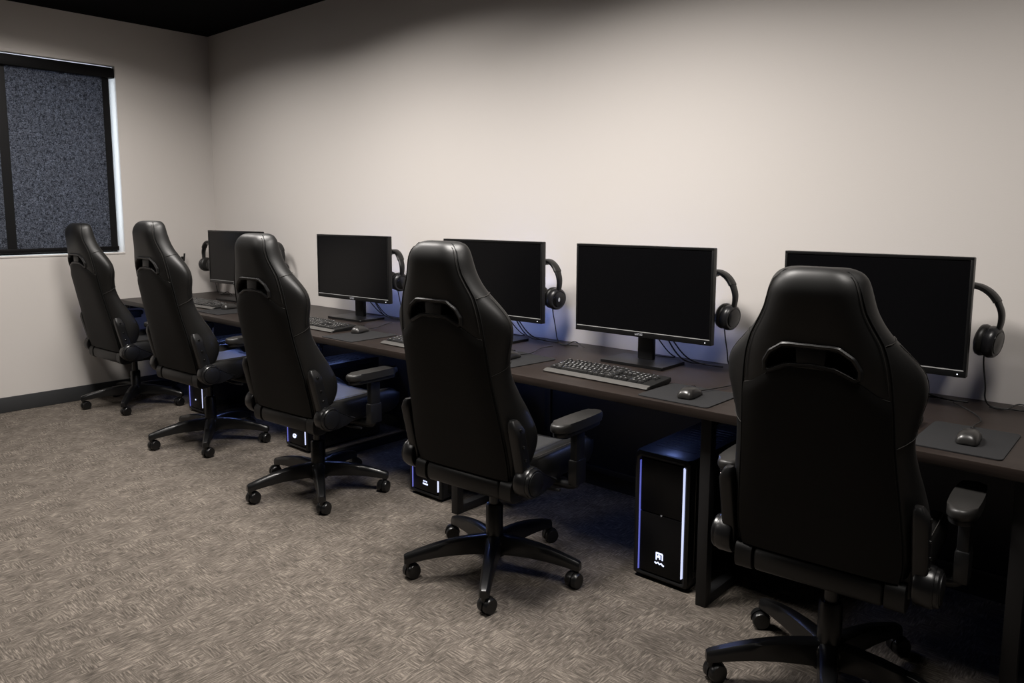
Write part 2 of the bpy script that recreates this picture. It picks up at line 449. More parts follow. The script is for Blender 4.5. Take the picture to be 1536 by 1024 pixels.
def make_backrest(root):
    rings = [contour(r) for r in ST]
    b = loft(rings)
    o = finish('backrest', b, [M['leather'], M['deep']], root, angle=None)
    md = o.modifiers.new('s', 'SUBSURF'); md.levels = 1; md.render_levels = 1
    # pass-through slots below the head: cut into the cushion
    inner = chaikin(scaled(SLOT_OUT, .0125), 1)
    cb = prism(inner, 'Y', -.45, -.312)
    cut = finish('cutter', cb, [M['deep']], None, None)
    bo = o.modifiers.new('b', 'BOOLEAN'); bo.object = cut; bo.operation = 'DIFFERENCE'; bo.solver = 'EXACT'
    evaluated(o)
    bpy.data.objects.remove(cut)
    me = o.data
    me.polygons.foreach_set('use_smooth', [True] * len(me.polygons)); me.set_sharp_from_angle(angle=R(50))
    # bezel
    def ring(poly, off): return [(x, back_y(x, z) + off, z) for x, z in poly]
    ck = lambda P: chaikin(chaikin([tuple(Vector(a).lerp(Vector(b), t)) for a, b in zip(P, P[1:] + P[:1]) for t in (.0, .28, .72)], 1), 2)
    o0, o1, o2, o3 = (ck(scaled(SLOT_OUT, d)) for d in (0, .004, .010, .014))
    bz = loft([ring(o0, .006), ring(o0, -.003), ring(o1, -.008), ring(o2, -.007), ring(o3, -.001), ring(o3, .034)], cap=False)
    bz = finish('slot_bezel', bz, M['plastic'], o, 35)
    br = bmesh.new()
    for x0, x1 in ((-.036, .036),):
        pts = [(x0, 1.052), (x1, 1.052), (x1 * 1.12, 1.114), (x0 * 1.12, 1.114)]
        prism(pts, 'Y', -.344, -.300, .004, bm=br)
    finish('slot_bridge', br, M['plastic'], o, 35)
    # lower back panel
    W = 24; H = 34; pm = bmesh.new(); G = []
    for j in range(H + 1):
        row = []
        for i in range(W + 1):
            u = -1 + 2 * i / W
            ztop = float(np.interp(abs(u) * .186, [0, .062, .108, .128, .160, .186], [1.058, 1.053, 1.031, 1.020, .994, .985]))
            z = .462 + (ztop - .462) * j / H
            s = sp(z)[1] * .975; x = u * s
            row.append(pm.verts.new((x, back_y(x, z) - .0045 + .006 * max(0, (j - H + 2) / 2) ** 1.5, z)))
        G.append(row)
    for j in range(H):
        for i in range(W): pm.faces.new((G[j][i], G[j][i + 1], G[j + 1][i + 1], G[j + 1][i]))
    pn = finish('back_panel', pm, M['panel_fabric'], root, None)
    sd = pn.modifiers.new('s', 'SOLIDIFY'); sd.thickness = .006; sd.offset = 0
    evaluated(pn); pn.data.set_sharp_from_angle(angle=R(50))
    # seams
    def seam_pts(sgn, z0, z1, n=34, off=-.0015, k=1.0):
        return [(sgn * sp(z)[1] * k, back_y(sp(z)[1] * k, z) + off, z) for z in np.linspace(z0, z1, n)]
    top = seam_pts(1, .47, 1.312) + seam_pts(-1, .47, 1.312)[::-1]
    sm = tube(top, .0024, 6)
    finish('piping', sm, M['thread'], o, None)
    ss = tube(seam_pts(1, 1.0, 1.30, 26, -.003, .955) + seam_pts(-1, 1.0, 1.30, 26, -.003, .955)[::-1], .0011, 5)
    for sgn in (1, -1):
        def side(z, q):       # q: 0 at the seam, 1 at the bolster tip
            yb, s, o_, f, t, r = sp(z)
            pts = [(s, yb + r), (s + .55 * (o_ - s), yb + r + .22 * (f - r)), (o_ * .992, yb + r + .5 * (f - r)), (o_, yb + r + .75 * (f - r)), (o_ * .975, yb + f * .985)]
            x = float(np.interp(q, np.linspace(0, 1, 5), [p[0] for p in pts])); y = float(np.interp(q, np.linspace(0, 1, 5), [p[1] for p in pts]))
            return (sgn * (x + .001), y - .0005, z)
        tube([side(1.128 + .018 * q, q) for q in np.linspace(0, 1, 12)], .0013, 5, bm=ss)
        tube([side(.855 + .05 * q, q) for q in np.linspace(0, 1, 12)], .0013, 5, bm=ss)
        tube([side(z, .62 + .1 * math.sin((z - .9) * 12)) for z in np.linspace(.9, 1.13, 16)], .0011, 5, bm=ss)
        tube([(sgn * x, back_y(x, z) - .001, z) for x, z in ((.118, 1.026), (.14, 1.008), (.165, .993), (.19, .986))], .0016, 5, bm=ss, smooth=1)
    finish('stitching', ss, M['stitch'], o, None)
    return o

def make_seat(root):
    rows = [(-.175, .03), (-.165, .006), (-.13, 0), (.0, -.004), (.15, -.002), (.25, .0), (.30, -.006), (.335, -.03), (.345, -.06)]
    rings = []
    for y, dz in rows:
        e = 1.0 if -.165 < y < .32 else .94
        top = [(0, .492), (.10, .491), (.16, .496), (.20, .520), (.235, .532), (.258, .522)]
        low = [(.268, .49), (.268, .445), (.255, .405), (.20, .392), (.10, .39), (0, .39)]
        if y > .31: low = [(a, b + .012) for a, b in low]
        half = [(a * e, b + dz) for a, b in top] + [(a * e, b - (.0 if y < .31 else dz * .2)) for a, b in low]
        left = [(-a, b) for a, b in half[1:-1]][::-1]
        rings.append([(x, y, z) for x, z in half + left])
    o = finish('seat', loft(rings), M['leather'], root, None)
    md = o.modifiers.new('s', 'SUBSURF'); md.levels = 2
    evaluated(o)
    # centre insert, a little paler than the bolsters
    pm = bmesh.new(); G = []
    for j in range(13):
        y = -.10 + .38 * j / 12
        G.append([pm.verts.new((-.15 + .3 * i / 10, y, .4995 - .006 * (1 - (abs(i - 5) / 5) ** 2) + (-.010 * max(0, (y - .24) / .04) ** 2 if y > .24 else 0))) for i in range(11)])
    for j in range(12):
        for i in range(10): pm.faces.new((G[j][i], G[j][i + 1], G[j + 1][i + 1], G[j + 1][i]))
    p = tag(finish('seat_insert', pm, M['seat_fabric'], o, None), 'paler seat insert')
    sd = p.modifiers.new('s', 'SOLIDIFY'); sd.thickness = .01; evaluated(p)
    ss = bmesh.new()
    for s in (-1, 1):
        tube([(s * .255, y, .5285) for y in np.linspace(-.14, .27, 16)], .0016, 5, bm=ss)
    finish('stitching', ss, M['stitch'], o, None)
    return o

def roll(x0, x1, rz, ry, cy, cz, squash=.85, n=28):
    rings = []
    L = x1 - x0
    for t, k in ((0, .86), (.012, .95), (.03, 1.), (.5, 1.), (.97, 1.), (.988, .95), (1, .86)):
        ring = []
        for i in range(n):
            a = 2 * PI * i / n
            c, s = math.cos(a), math.sin(a)
            e = .7
            ring.append((x0 + L * t, cy + ry * k * math.copysign(abs(c) ** e, c), cz + rz * k * math.copysign(abs(s) ** e, s)))
        rings.append(ring)
    return loft(rings)

def make_chair():
    root = empty('gaming_chair')
    up = []
    up.append(make_backrest(root))
    up.append([c for c in root.children if c.name.startswith('back_panel')][0])
    up.append(make_seat(root))
    rb_ = finish('rear_bolster', roll(-.180, .180, .041, .044, -.158, .419), M['leather'], root, 50); up.append(rb_)
    for s in (-1, 1):
        e = finish('rear_bolster_end', roll(min(s * .184, s * .238), max(s * .184, s * .238), .044, .046, -.158, .420), M['leather'], root, 50); up.append(e)
        # bolt-on side bracket that carries the backrest
        bm = bmesh.new()
        ring_pts = []
        for t in np.linspace(0, 1, 10):
            z = .45 + .24 * t; yb = sp(max(z, .456))[0]
            ring_pts.append((z, yb))
        rings = []
        for t, (z, yb) in zip(np.linspace(0, 1, 10), ring_pts):
            w = .028 if t < .9 else .022
            c = yb + .038
            xo = .286 - .012 * (t > .95)
            xi = .244
            cs = rrect(xi, xo, c - w, c + w, .010, 3)
            rings.append([(s * x, y, z) for x, y in cs])
        z, yb = .699, sp(.699)[0]
        rings.append([(s * x, y, z) for x, y in rrect(.248, .268, yb + .038 - .014, yb + .038 + .014, .008, 3)])
        bk = finish('side_bracket', loft(rings), M['plastic'], root, 45); up.append(bk)
        bb = bmesh.new()
        for z in (.665, .60, .55, .515):
            yb = sp(z)[0] + .038
            lathe([(.006, .0), (.006, .004), (.004, .0055)], 14, 'X', bm=bb, mtx=Matrix.Translation((.285, yb, z)))
        if s < 0: xf(bb, Matrix.Scale(-1, 4, (1, 0, 0)))
        finish('bolt', bb, M['gloss'], bk, 35)
        # recliner hinge cover
        out = [(-.154 + .058 * math.cos(a), .463 + .058 * math.sin(a)) for a in np.linspace(R(35), R(270), 22)]
        out += [(-.10, .408), (-.05, .418), (.0, .430), (.0, .440), (-.05, .452), (-.085, .470)]
        pc = prism(out, 'X', .250, .304, .009)
        lathe([(.053, .300), (.053, .310), (.049, .315)], 36, 'X', bm=pc, mtx=Matrix.Translation((0, -.154, .463)))
        if s < 0: xf(pc, Matrix.Scale(-1, 4, (1, 0, 0)))
        hc = finish('hinge_cover', pc, M['nylon'], root, 35); up.append(hc)
        cp = lathe([(.043, .3145), (.043, .3175), (.040, .319)], 32, 'X', mtx=Matrix.Translation((0, -.154, .463)))
        if s < 0: xf(cp, Matrix.Scale(-1, 4, (1, 0, 0)))
        finish('hinge_cap', cp, M['plastic'], hc, 35)
        # armrest
        ab = box(.318, .350, .055, .115, .40, .615, .007)
        box(.314, .354, .048, .122, .40, .50, .009, bm=ab)
        tube([(.334, .085, .415), (.325, .085, .393), (.29, .085, .385), (.12, .085, .383)], .016, 10, bm=ab, smooth=2)
        if s < 0: xf(ab, Matrix.Scale(-1, 4, (1, 0, 0)))
        arm = finish('armrest', ab, M['plastic'], root, 40); up.append(arm)
        ol = chaikin([(.298, -.072), (.368, -.072), (.376, .06), (.372, .19), (.358, .232), (.314, .232), (.298, .19), (.292, .06)], 2)
        pd = prism(ol, 'Z', .628, .662, .012, seg=3)
        pp = prism([(x * .9 + .033, y * .9 + .008) for x, y in ol], 'Z', .612, .630, .002)
        if s < 0: xf(pd, Matrix.Scale(-1, 4, (1, 0, 0))); xf(pp, Matrix.Scale(-1, 4, (1, 0, 0)))
        finish('arm_pad', pd, M['pad'], arm, 40); finish('pad_plate', pp, M['plastic'], arm, 40)
    # tilt mechanism
    bm = box(-.09, .09, -.13, .15, .355, .395, .008); box(-.13, .13, -.10, .10, .378, .394, .004, bm=bm)
    tube([(.08, .05, .37), (.2, .05, .365), (.28, .05, .372)], .006, 8, bm=bm)
    mech = finish('tilt_mechanism', bm, M['steel'], root, 40); up.append(mech)
    # gas lift
    g = lathe([(.028, .055), (.034, .062), (.034, .262), (.029, .270)], 28)
    lathe([(.020, .268), (.020, .366)], 24, bm=g)
    gl = finish('gas_lift', g, M['nylon'], root, 40)
    # five-star base
    base = empty('star_base'); base.parent = root
    hb = lathe([(.038, .066), (.050, .072), (.052, .128), (.046, .142), (.036, .148)], 30)
    hub = finish('hub', hb, M['nylon'], root, 40)
    low = [gl, hub]
    bpy.data.objects.remove(base)
    for k in range(5):
        rings = []
        for t in np.linspace(0, 1, 9):
            x = .030 + .318 * t
            zt = .150 - .040 * t - .010 * t * t + .012 * math.sin(PI * t)
            zb = .080 - .012 * t + .016 * math.sin(PI * min(1, t * 1.02)) * .7
            if t > .97: zb = .066
            w = .030 - .0115 * t
            rings.append([(x, y, z) for y, z in [(-w, zb), (-w * 1.02, zb + .5 * (zt - zb)), (-w * .86, zt - .006), (-w * .55, zt), (w * .55, zt), (w * .86, zt - .006), (w * 1.02, zb + .5 * (zt - zb)), (w, zb)]])
        x = .357
        rings.append([(x, y * .7, .069 + (z - .069) * .82) for _, y, z in rings[-1]])
        leg = finish('leg', loft(rings), M['nylon'], root, 38)
        cst = bmesh.new()
        sw = R([25, -40, 70, 160, -110][k])
        for s in (-1, 1):
            lathe([(.0215, s * .0035), (.029, s * .006), (.0295, s * .020), (.026, s * .0255), (.016, s * .0265)], 28, 'Y', bm=cst, mtx=Matrix.Translation((-.014, 0, .0297)))
        hood = []
        for a in np.linspace(R(-10), R(190), 12):
            c, s_ = math.cos(a), math.sin(a)
            hood.append([(-.014 + rr * c, yy, .0297 + rr * s_) for rr, yy in ((.0275, -.0045), (.0325, -.0045), (.0325, .0045), (.0275, .0045))])
        loft(hood, bm=cst)
        lathe([(.011, .042), (.011, .075)], 16, bm=cst)
        xf(cst, Matrix.Rotation(sw, 4, 'Z'))
        ca = finish('caster', cst, M['nylon'], leg, 40, loc=(.340, 0, 0))
        leg.rotation_euler = (0, 0, R(72 * k))
        low.append(leg)
    return root

chair0 = make_chair()
UPPER = ('backrest', 'back_panel', 'seat', 'rear_bolster', 'side_bracket', 'hinge_cover', 'armrest', 'tilt_mechanism')
chairs = [  # x, y, yaw of the seat, scale and lift of the upper half, heading of the first leg, label
    (.43, -.890, 2.5, 1.035, -.037, -107.8, 'black leather gaming chair standing beside the window wall, farthest from the camera'),
    (1.716, -.967, 2.3, 1.019, .012, -104.1, 'black leather gaming chair second from the window wall, at the second monitor'),
    (2.918, -1.009, 3.5, .999, -.008, -103.7, 'black leather gaming chair in the middle of the row of five'),
    (4.180, -1.049, 3.8, .986, .009, -125.3, 'black leather gaming chair left of the tower computer with the white block emblem'),
    (5.434, -.938, 3.5, .948, .024, -143.5, 'nearest and largest black gaming chair at right, base cut by the bottom of the frame')]
for i, (x, y, yaw, S, dz, ph, lab) in enumerate(chairs):
    c = chair0 if i == 0 else copy_tree(chair0)
    c['_i'] = i
for i, c in enumerate([o for o in bpy.data.objects if '_i' in o]):
    pass
cs = sorted([o for o in bpy.data.objects if '_i' in o], key=lambda o: o['_i'])
for c, (x, y, yaw, S, dz, ph, lab) in zip(cs, chairs):
    del c['_i']
    c.location = (x, y, 0); c.rotation_euler = (0, 0, R(yaw))
    tag(c, lab, 'chair', 'gaming chairs along the desk')
    legs = 0
    for ch in sorted(c.children, key=lambda o: o.name):
        nm = ch.name.split('.')[0]
        if nm == 'leg':
            ch.rotation_euler = (0, 0, R(ph - yaw + 72 * legs)); legs += 1
        elif nm in UPPER or nm == 'rear_bolster_end':
            ch.location = (0, 0, dz); ch.scale = (S, S, S)
        elif nm == 'gas_lift':
            ch.scale = (1, 1, 1.0 + (.36 * (S - 1) + dz) / .36)

# ------------------------------------------------------------------ monitors
GLOW = ['glow_a', 'glow_b', 'glow_c', 'glow_b', 'glow_a']
def make_monitor(glow):
    """origin: on the desk under the middle of the screen; front face at y = 0"""
    root = empty('monitor')
    w, zb, zt = .35, .120, .527
    bm = box(-w, w, 0.003, .030, zb, zt, .004)
    rings = [[(x, .028, z) for x, z in rrect(-w + .02, w - .02, zb + .02, zt - .02, .02)],
             [(x, .050, z) for x, z in rrect(-w + .09, w - .09, zb + .06, zt - .08, .03)]]
    loft(rings, bm=bm)
    h = finish('housing', bm, M['bezel'], root, 35)
    # bezel rim
    bz = bmesh.new()
    box(-w, w, 0, .006, zb, zb + .024, .0015, bm=bz); box(-w, w, 0, .006, zt - .011, zt, .0015, bm=bz)
    box(-w, -w + .011, 0, .006, zb + .02, zt - .01, .0015, bm=bz); box(w - .011, w, 0, .006, zb + .02, zt - .01, .0015, bm=bz)
    b = finish('bezel', bz, M['bezel'], root, 35)
    finish('bezel_lip', box(-w + .008, w - .008, -.0012, .002, zb + .0225, zb + .0255), M['bezel_line'], b)
    finish('screen', box(-w + .010, w - .010, .0025, .004, zb + .0245, zt - .010), M['screen'], root)
    mk = bmesh.new()
    for i, x in enumerate((-.014, 0, .014)):     # three tiny raised letters
        box(x - .0055, x - .0028, -.0012, .001, zb + .008, zb + .017, bm=mk)
        box(x - .0028, x + .0050, -.0012, .001, zb + (.008 if i != 1 else .0142), zb + (.0108 if i != 1 else .017), bm=mk)
        box(x + .0025, x + .0050, -.0012, .001, zb + .008, zb + .017, bm=mk) if i != 2 else box(x - .0028, x + .005, -.0012, .001, zb + .0142, zb + .017, bm=mk)
    finish('maker_mark', mk, M['mark'], b)
    finish('power_light', lathe([(.0022, -.0012), (.0022, .001)], 12, 'Y', mtx=Matrix.Translation((w - .028, 0, zb + .011))), M['dot_led'], b)
    # stand
    st = box(-.038, .042, .052, .080, .012, .34, .006)
    box(-.05, .05, .046, .058, .24, .34, .004, bm=st)
    finish('stand_column', st, M['bezel'], root, 35)
    finish('stand_base', prism(rrect(-.155, .165, -.075, .125, .006), 'Z', 0, .013, .003), M['bezel'], root, 35)
    # blue backlight strip across the rear of the housing
    finish('backlight', box(-.20, .20, .0505, .0545, .19, .20), M[glow], root)
    # cables down the back onto the desk
    cb = tube([(.03, .055, .22), (.06, .10, .16), (.10, .13, .06), (.15, .15, .006), (.24, .17, .006)], .0035, 7, smooth=2)
    tube([(.05, .055, .22), (.11, .09, .12), (.17, .12, .03), (.24, .15, .006), (.33, .16, .006)], .0032, 7, bm=cb, smooth=2)
    tube([(.0, .055, .2), (.03, .12, .1), (.06, .17, .03), (.09, .20, .006), (-.1, .2, .006)], .003, 7, bm=cb, smooth=2)
    finish('cable', cb, M['cable'], root, None)
    return root
mons = [  # x, y of the front face, turn, width factor, label
    (.762, -.256, 3.9, 1., 'black monitor nearest the room corner, between two hanging headphones'),
    (2.231, -.268, 1.9, 1., 'black monitor between the third and fourth chair backs, fully in view'),
    (3.423, -.268, .3, 1., 'black monitor partly hidden behind the fourth chair from the window'),
    (4.342, -.279, 0, 1., 'black monitor behind the fully visible keyboard, its whole screen in view'),
    (5.296, -.262, -1.5, .915, 'large black monitor behind the nearest chair at right')]
MON = []
for i, (x, y, a, sx, lab) in enumerate(mons):
    if i == 0: o = mon0 = make_monitor('glow_a')
    else: o = copy_tree(mon0)
    for ch in o.children:
        if ch.name.split('.')[0] == 'backlight' and GLOW[i] != 'glow_a':
            ch.data = ch.data.copy(); ch.data.materials[0] = M[GLOW[i]]
    MON.append(o)
    o.location = (x, y, DZ); o.rotation_euler = (0, 0, R(a)); o.scale = (sx, 1, 1)
    tag(o, lab, 'monitor', 'monitors along the back wall')

# hooks that the headphones hang on (bolted to the backs of the monitors)
def hook_on(mon, wx, wy, wz):
    inv = (Matrix.Translation(mon.location) @ mon.rotation_euler.to_matrix().to_4x4() @ Matrix.Diagonal((*mon.scale, 1))).inverted()
    p = inv @ Vector((wx, wy, wz))
    side = 1 if p.x > 0 else -1
    q = Vector((side * .30, .030, p.z))
    bm = box(q.x - .03, q.x + .03, .026, .036, p.z - .03, p.z + .03, .003)
    tube([(q.x, .033, p.z), (q.x + (p.x - q.x) * .4, .06, p.z), (p.x, p.y - .03, p.z), (p.x, p.y + .028, p.z), (p.x, p.y + .032, p.z + .014)], .006, 8, bm=bm, smooth=1)
    return finish('headphone_hook', bm, M['plastic'], mon, 40)

# ------------------------------------------------------------------ headphones
def make_headset():
    """origin at the underside of the band's apex; plane of the band = local xz"""
    root = empty('headphones')
    Rb = .098
    def arc(a0, a1, n, r, hw, th, zc):
        rings = []
        for a in np.linspace(R(a0), R(a1), n):
            c, s = math.cos(a), math.sin(a)
            rings.append([(rr * c, yy, zc + rr * s * 1.0) for rr, yy in ((r - th, -hw * .8), (r - th * .5, -hw), (r + th * .5, -hw), (r + th, -hw * .7), (r + th, hw * .7), (r + th * .5, hw), (r - th * .5, hw), (r - th, hw * .8))])
        return loft(rings)
    zc = -Rb + .0098
    finish('headband', arc(28, 152, 26, Rb, .021, .009, zc), M['cushion'], root, 40)
    for s in (-1, 1):
        pts = [(s * Rb * math.cos(R(30)), 0, zc + Rb * math.sin(R(30))), (s * (Rb + .003), 0, zc + .014), (s * (Rb + .004), 0, zc - .018), (s * (Rb - .002), 0, zc - .048)]
        sl = bmesh.new(); P = [Vector(p) for p in pts]
        for _ in range(2):
            Q = [P[0]]
            for a, b in zip(P, P[1:]): Q += [a * .75 + b * .25, a * .25 + b * .75]
            P = Q + [P[-1]]
        rings = []
        for i, p in enumerate(P):
            t = i / (len(P) - 1); hw = .018 - .006 * t; th = .0085 - .002 * t
            rings.append([(p.x + dx, p.y + dy, p.z) for dx, dy in ((-th, -hw * .7), (-th * .6, -hw), (th * .6, -hw), (th, -hw * .7), (th, hw * .7), (th * .6, hw), (-th * .6, hw), (-th, hw * .7))])
        loft(rings, bm=sl)
        finish('slider_arm', sl, M['plastic'], root, 40)
        mt = Matrix.Translation((s * .066, 0, -.178)) @ Matrix.Rotation(s * R(7), 4, 'Y')
        sh = lathe([(.048, s * -.004), (.0545, s * .003), (.056, s * .015), (.053, s * .026), (.046, s * .032), (.036, s * .031)], 36, 'X', mtx=mt)
        cup = finish('ear_cup', sh, M['cupcap'], root, 35)
        cu = lathe([(.022, s * -.026), (.040, s * -.031), (.053, s * -.025), (.056, s * -.015), (.052, s * -.004), (.044, s * .0)], 36, 'X', mtx=mt)
        finish('ear_cushion', cu, M['cushion'], cup, None)
        cap = lathe([(.038, s * .030), (.038, s * .0335), (.0355, s * .0345)], 32, 'X', mtx=mt)
        finish('cup_cap', cap, M['gloss'], cup, 35)
    return root
def headset_cable(root, pts):
    finish('cable', tube(pts, .0028, 7, smooth=3), M['cable'], root, None)
hs0 = make_headset()
heads = [  # apex x, y, z, turn, monitor, label
    (.19, -.160, 1.160, 0, 0, 'black headphones hanging off the left edge of the corner monitor'),
    (1.095, -.098, 1.17, -6, 0, 'black headphones mostly hidden behind the headrest of the middle chair'),
    (2.498, -.144, 1.166, -12, 1, 'black headphones just left of the headrest of the fourth chair'),
    (3.704, -.144, 1.158, -12, 2, 'black headphones with a small white emblem on the ear cup'),
    (4.640, -.148, 1.152, -12, 3, 'black headphones with a plain ear cup, hanging beside the wholly visible screen'),
    (5.590, -.143, 1.156, -12, 4, 'black headphones at the far right hanging beside the nearest monitor')]
HS = [hs0 if i == 0 else copy_tree(hs0) for i in range(len(heads))]
for o, (x, y, z, a, mi, lab) in zip(HS, heads):
    o.location = (x, y, z); o.rotation_euler = (0, 0, R(a))
    tag(o, lab, 'headphones', 'headphones hung behind the monitors')
    hook_on(MON[mi], x, y, z - .0065)
    d = z - DZ - .004
    headset_cable(o, [(.060, -.01, -.230), (.058, 0, -.27), (.066, .01, -.34), (.060, .02, -d + .03), (.075, .03, -d), (.12, .05, -d), (.17, .07, -d)])
    cb = tube([(.075, .03, -d), (.13, .02, -d), (.15, .06, -d + .025), (.19, .05, -d + .02), (.23, .06, -d)], .0025, 6, smooth=2)
    finish('cable', cb, M['cable'], o, None)
# white emblem on one ear cup
em = bmesh.new()
mt = Matrix.Translation((.066, 0, -.178)) @ Matrix.Rotation(R(7), 4, 'Y')
lathe([(.009, .0345), (.009, .0352)], 20, 'X', bm=em, mtx=mt @ Matrix.Diagonal((1, .62, 1.2, 1)))
tag(finish('emblem', em, mat('white_print', (.7, .72, .78), .5, .3), [c for c in HS[3].children if c.name.startswith('ear_cup')][1]), 'white emblem')

# ------------------------------------------------------------------ keyboards, mice, mats
FCACHE = {}
def glyph(txt, size):
    cu = bpy.data.curves.new('t', 'FONT'); cu.body = txt; cu.size = size; cu.align_x = 'CENTER'; cu.align_y = 'CENTER'; cu.resolution_u = 2
    o = bpy.data.objects.new('t', cu); COL.objects.link(o)
    me = bpy.data.meshes.new_from_object(o.evaluated_get(bpy.context.evaluated_depsgraph_get()))
    b = bmesh.new(); b.from_mesh(me)
    bpy.data.objects.remove(o); bpy.data.curves.remove(cu); bpy.data.meshes.remove(me)
    return b
def make_keyboard():
    root = empty('keyboard')
    prof_ = [(-.085, 0), (-.085, .010), (-.068, .013), (.080, .026), (.085, .022), (.085, .008), (.06, 0)]
    b = prism(prof_, 'X', -.258, .258, .003)
    finish('shell', b, M['kbody'], root, 35)
    lip = prism([(-.094, .001), (-.096, .006), (-.085, .0125), (-.068, .0155), (-.068, .002)], 'X', -.258, .258, .002)
    tag(finish('front_lip', lip, M['krest'], root, 35), 'pale grey front lip')
    u = .0213
    rows = [  # y, [(x start in units, width)]
        (.066, [(0, 1)] + [(2 + i, 1) for i in range(4)] + [(6.5 + i, 1) for i in range(4)] + [(11 + i, 1) for i in range(4)]),
        (.040, [(i, 1) for i in range(13)] + [(13, 2)] + [(15.35 + i, 1) for i in range(3)] + [(18.7 + i, 1) for i in range(4)]),
        (.018, [(0, 1.5)] + [(1.5 + i, 1) for i in range(12)] + [(13.5, 1.5)] + [(15.35 + i, 1) for i in range(3)] + [(18.7 + i, 1) for i in range(4)]),
        (-.004, [(0, 1.75)] + [(1.75 + i, 1) for i in range(11)] + [(12.75, 2.25)] + [(18.7 + i, 1) for i in range(3)]),
        (-.026, [(0, 2.25)] + [(2.25 + i, 1) for i in range(10)] + [(12.25, 2.75)] + [(16.35, 1)] + [(18.7 + i, 1) for i in range(3)]),
        (-.048, [(0, 1.25), (1.5, 1.25), (2.75, 6.5), (9.25, 1.25), (10.5, 1.25), (11.75, 1.5), (13.25, 1.75)] + [(15.35 + i, 1) for i in range(3)] + [(18.7, 2), (20.7, 1)])]
    LEG = ['Esc F1 F2 F3 F4 F5 F6 F7 F8 F9 F10 F11 F12'.split(),
           '` 1 2 3 4 5 6 7 8 9 0 - = Back Ins Home PgUp Num / * -'.split(),
           'Tab Q W E R T Y U I O P [ ] \\ Del End PgDn 7 8 9 +'.split(),
           "Caps A S D F G H J K L ; ' Enter 4 5 6".split(),
           'Shift Z X C V B N M , . / Shift ^ 1 2 3'.split(),
           ['Ctrl', 'Alt', '', 'Alt', 'Fn', 'Menu', 'Ctrl', '<', 'v', '>', '0', '.']]
    for (y, ks), leg in zip(rows, LEG):
        for (x0, w), tx in zip(ks, leg):
            if 1:
                hw = w * u / 2 - .0012; hh = .0095
                kb = loft([[(x, yy, -.002) for x, yy in rrect(-hw, hw, -hh, hh, .0015, 2)], [(x, yy, .003) for x, yy in rrect(-hw, hw, -hh, hh, .0015, 2)],
                           [(x, yy, .0095) for x, yy in rrect(-hw + .0025, hw - .0025, -hh + .002, hh - .0025, .0018, 2)], [(x, yy, .0102) for x, yy in rrect(-hw + .0036, hw - .0036, -hh + .003, hh - .0035, .0015, 2)]])
                if tx:
                    g = glyph(tx, .0125 if len(tx) == 1 else .0062)
                    xf(g, Matrix.Translation((0, .0005, .01035)))
                    for f in g.faces: f.material_index = 1
                    merge(kb, g)
                k = finish('key', kb, [M['keycap'], M['legend']], root, 30)
            z = .013 + (y + .068) * (.013 / .148)
            k.location = (-.250 + (x0 + w / 2) * u, y, z); k.rotation_euler = (math.atan(.013 / .148), 0, 0)
    return root
kb0 = make_keyboard()
kbs = [(.900, -.570, 3, 'keyboard nearest the room corner, in front of the corner monitor'),
       (2.350, -.600, 0, 'keyboard with its right end beside the mouse, third chair at its left'),
       (3.345, -.640, -1, 'keyboard with only its left corner showing left of the fourth chair'),
       (4.395, -.610, -1.5, 'black keyboard with a pale front lip, wholly in view on the desk'),
       (5.290, -.580, 0, 'keyboard hidden behind the nearest chair but for its right end')]
for i, (x, y, a, lab) in enumerate(kbs):
    o = kb0 if i == 0 else copy_tree(kb0)
    o.location = (x, y, DZ); o.rotation_euler = (0, 0, R(a)); tag(o, lab, 'keyboard', 'keyboards on the desk')

def make_mouse():
    root = empty('mouse')
    secs = [(-.060, .020, .010), (-.056, .026, .022), (-.040, .031, .034), (-.015, .031, .039), (.012, .029, .035), (.038, .029, .025), (.054, .026, .015), (.060, .020, .008)]
    rings = []
    for y, w, h in secs:
        ring = []
        for a in np.linspace(0, PI, 13):
            c, s = math.cos(a), math.sin(a)
            ring.append((w * math.copysign(abs(c) ** .75, c), y, .003 + h * abs(s) ** .8))
        ring += [(-w * .9, y, .001), (0, y, .001), (w * .9, y, .001)]
        rings.append(ring)
    o = finish('shell', loft(rings), M['mouse'], root, None)
    md = o.modifiers.new('s', 'SUBSURF'); md.levels = 1; evaluated(o)
    finish('scroll_wheel', lathe([(.008, -.0035), (.0095, -.002), (.0095, .002), (.008, .0035)], 20, 'X', mtx=Matrix.Translation((0, .035, .025))), M['gloss'], root, 40)
    bt = tube([(0, .012, .0388), (0, .03, .032), (0, .045, .0235), (0, .058, .0125)], .0009, 5)
    finish('button_split', bt, M['deep'], root, None)
    return root
ms0 = make_mouse()
mice = [(1.215, -.545, 8, 'mouse in front of the corner monitor, left of the middle chair', [(0, .06, .008), (.0, .15, .004), (-.02, .3, .004), (-.03, .36, .004)]),
        (2.722, -.580, 20, 'black mouse on the mat in front of the second monitor', [(0, .06, .008), (.01, .16, .004), (-.02, .3, .004), (-.02, .38, .004)]),
        (3.850, -.590, 4, 'mouse almost hidden behind the shoulder of the fourth chair', [(0, .06, .008), (.02, .15, .004), (-.04, .3, .004), (-.02, .38, .004)]),
        (4.822, -.690, 4, 'black mouse on the mat beside the wholly visible keyboard', [(0, .06, .008), (.03, .16, .0045), (.07, .30, .004), (.06, .42, .004), (.12, .48, .004)]),
        (5.702, -.632, 2, 'black mouse on the mat at the right edge of the picture', [(0, .06, .008), (-.02, .17, .004), (.0, .28, .004), (-.06, .40, .004), (-.12, .48, .004)])]
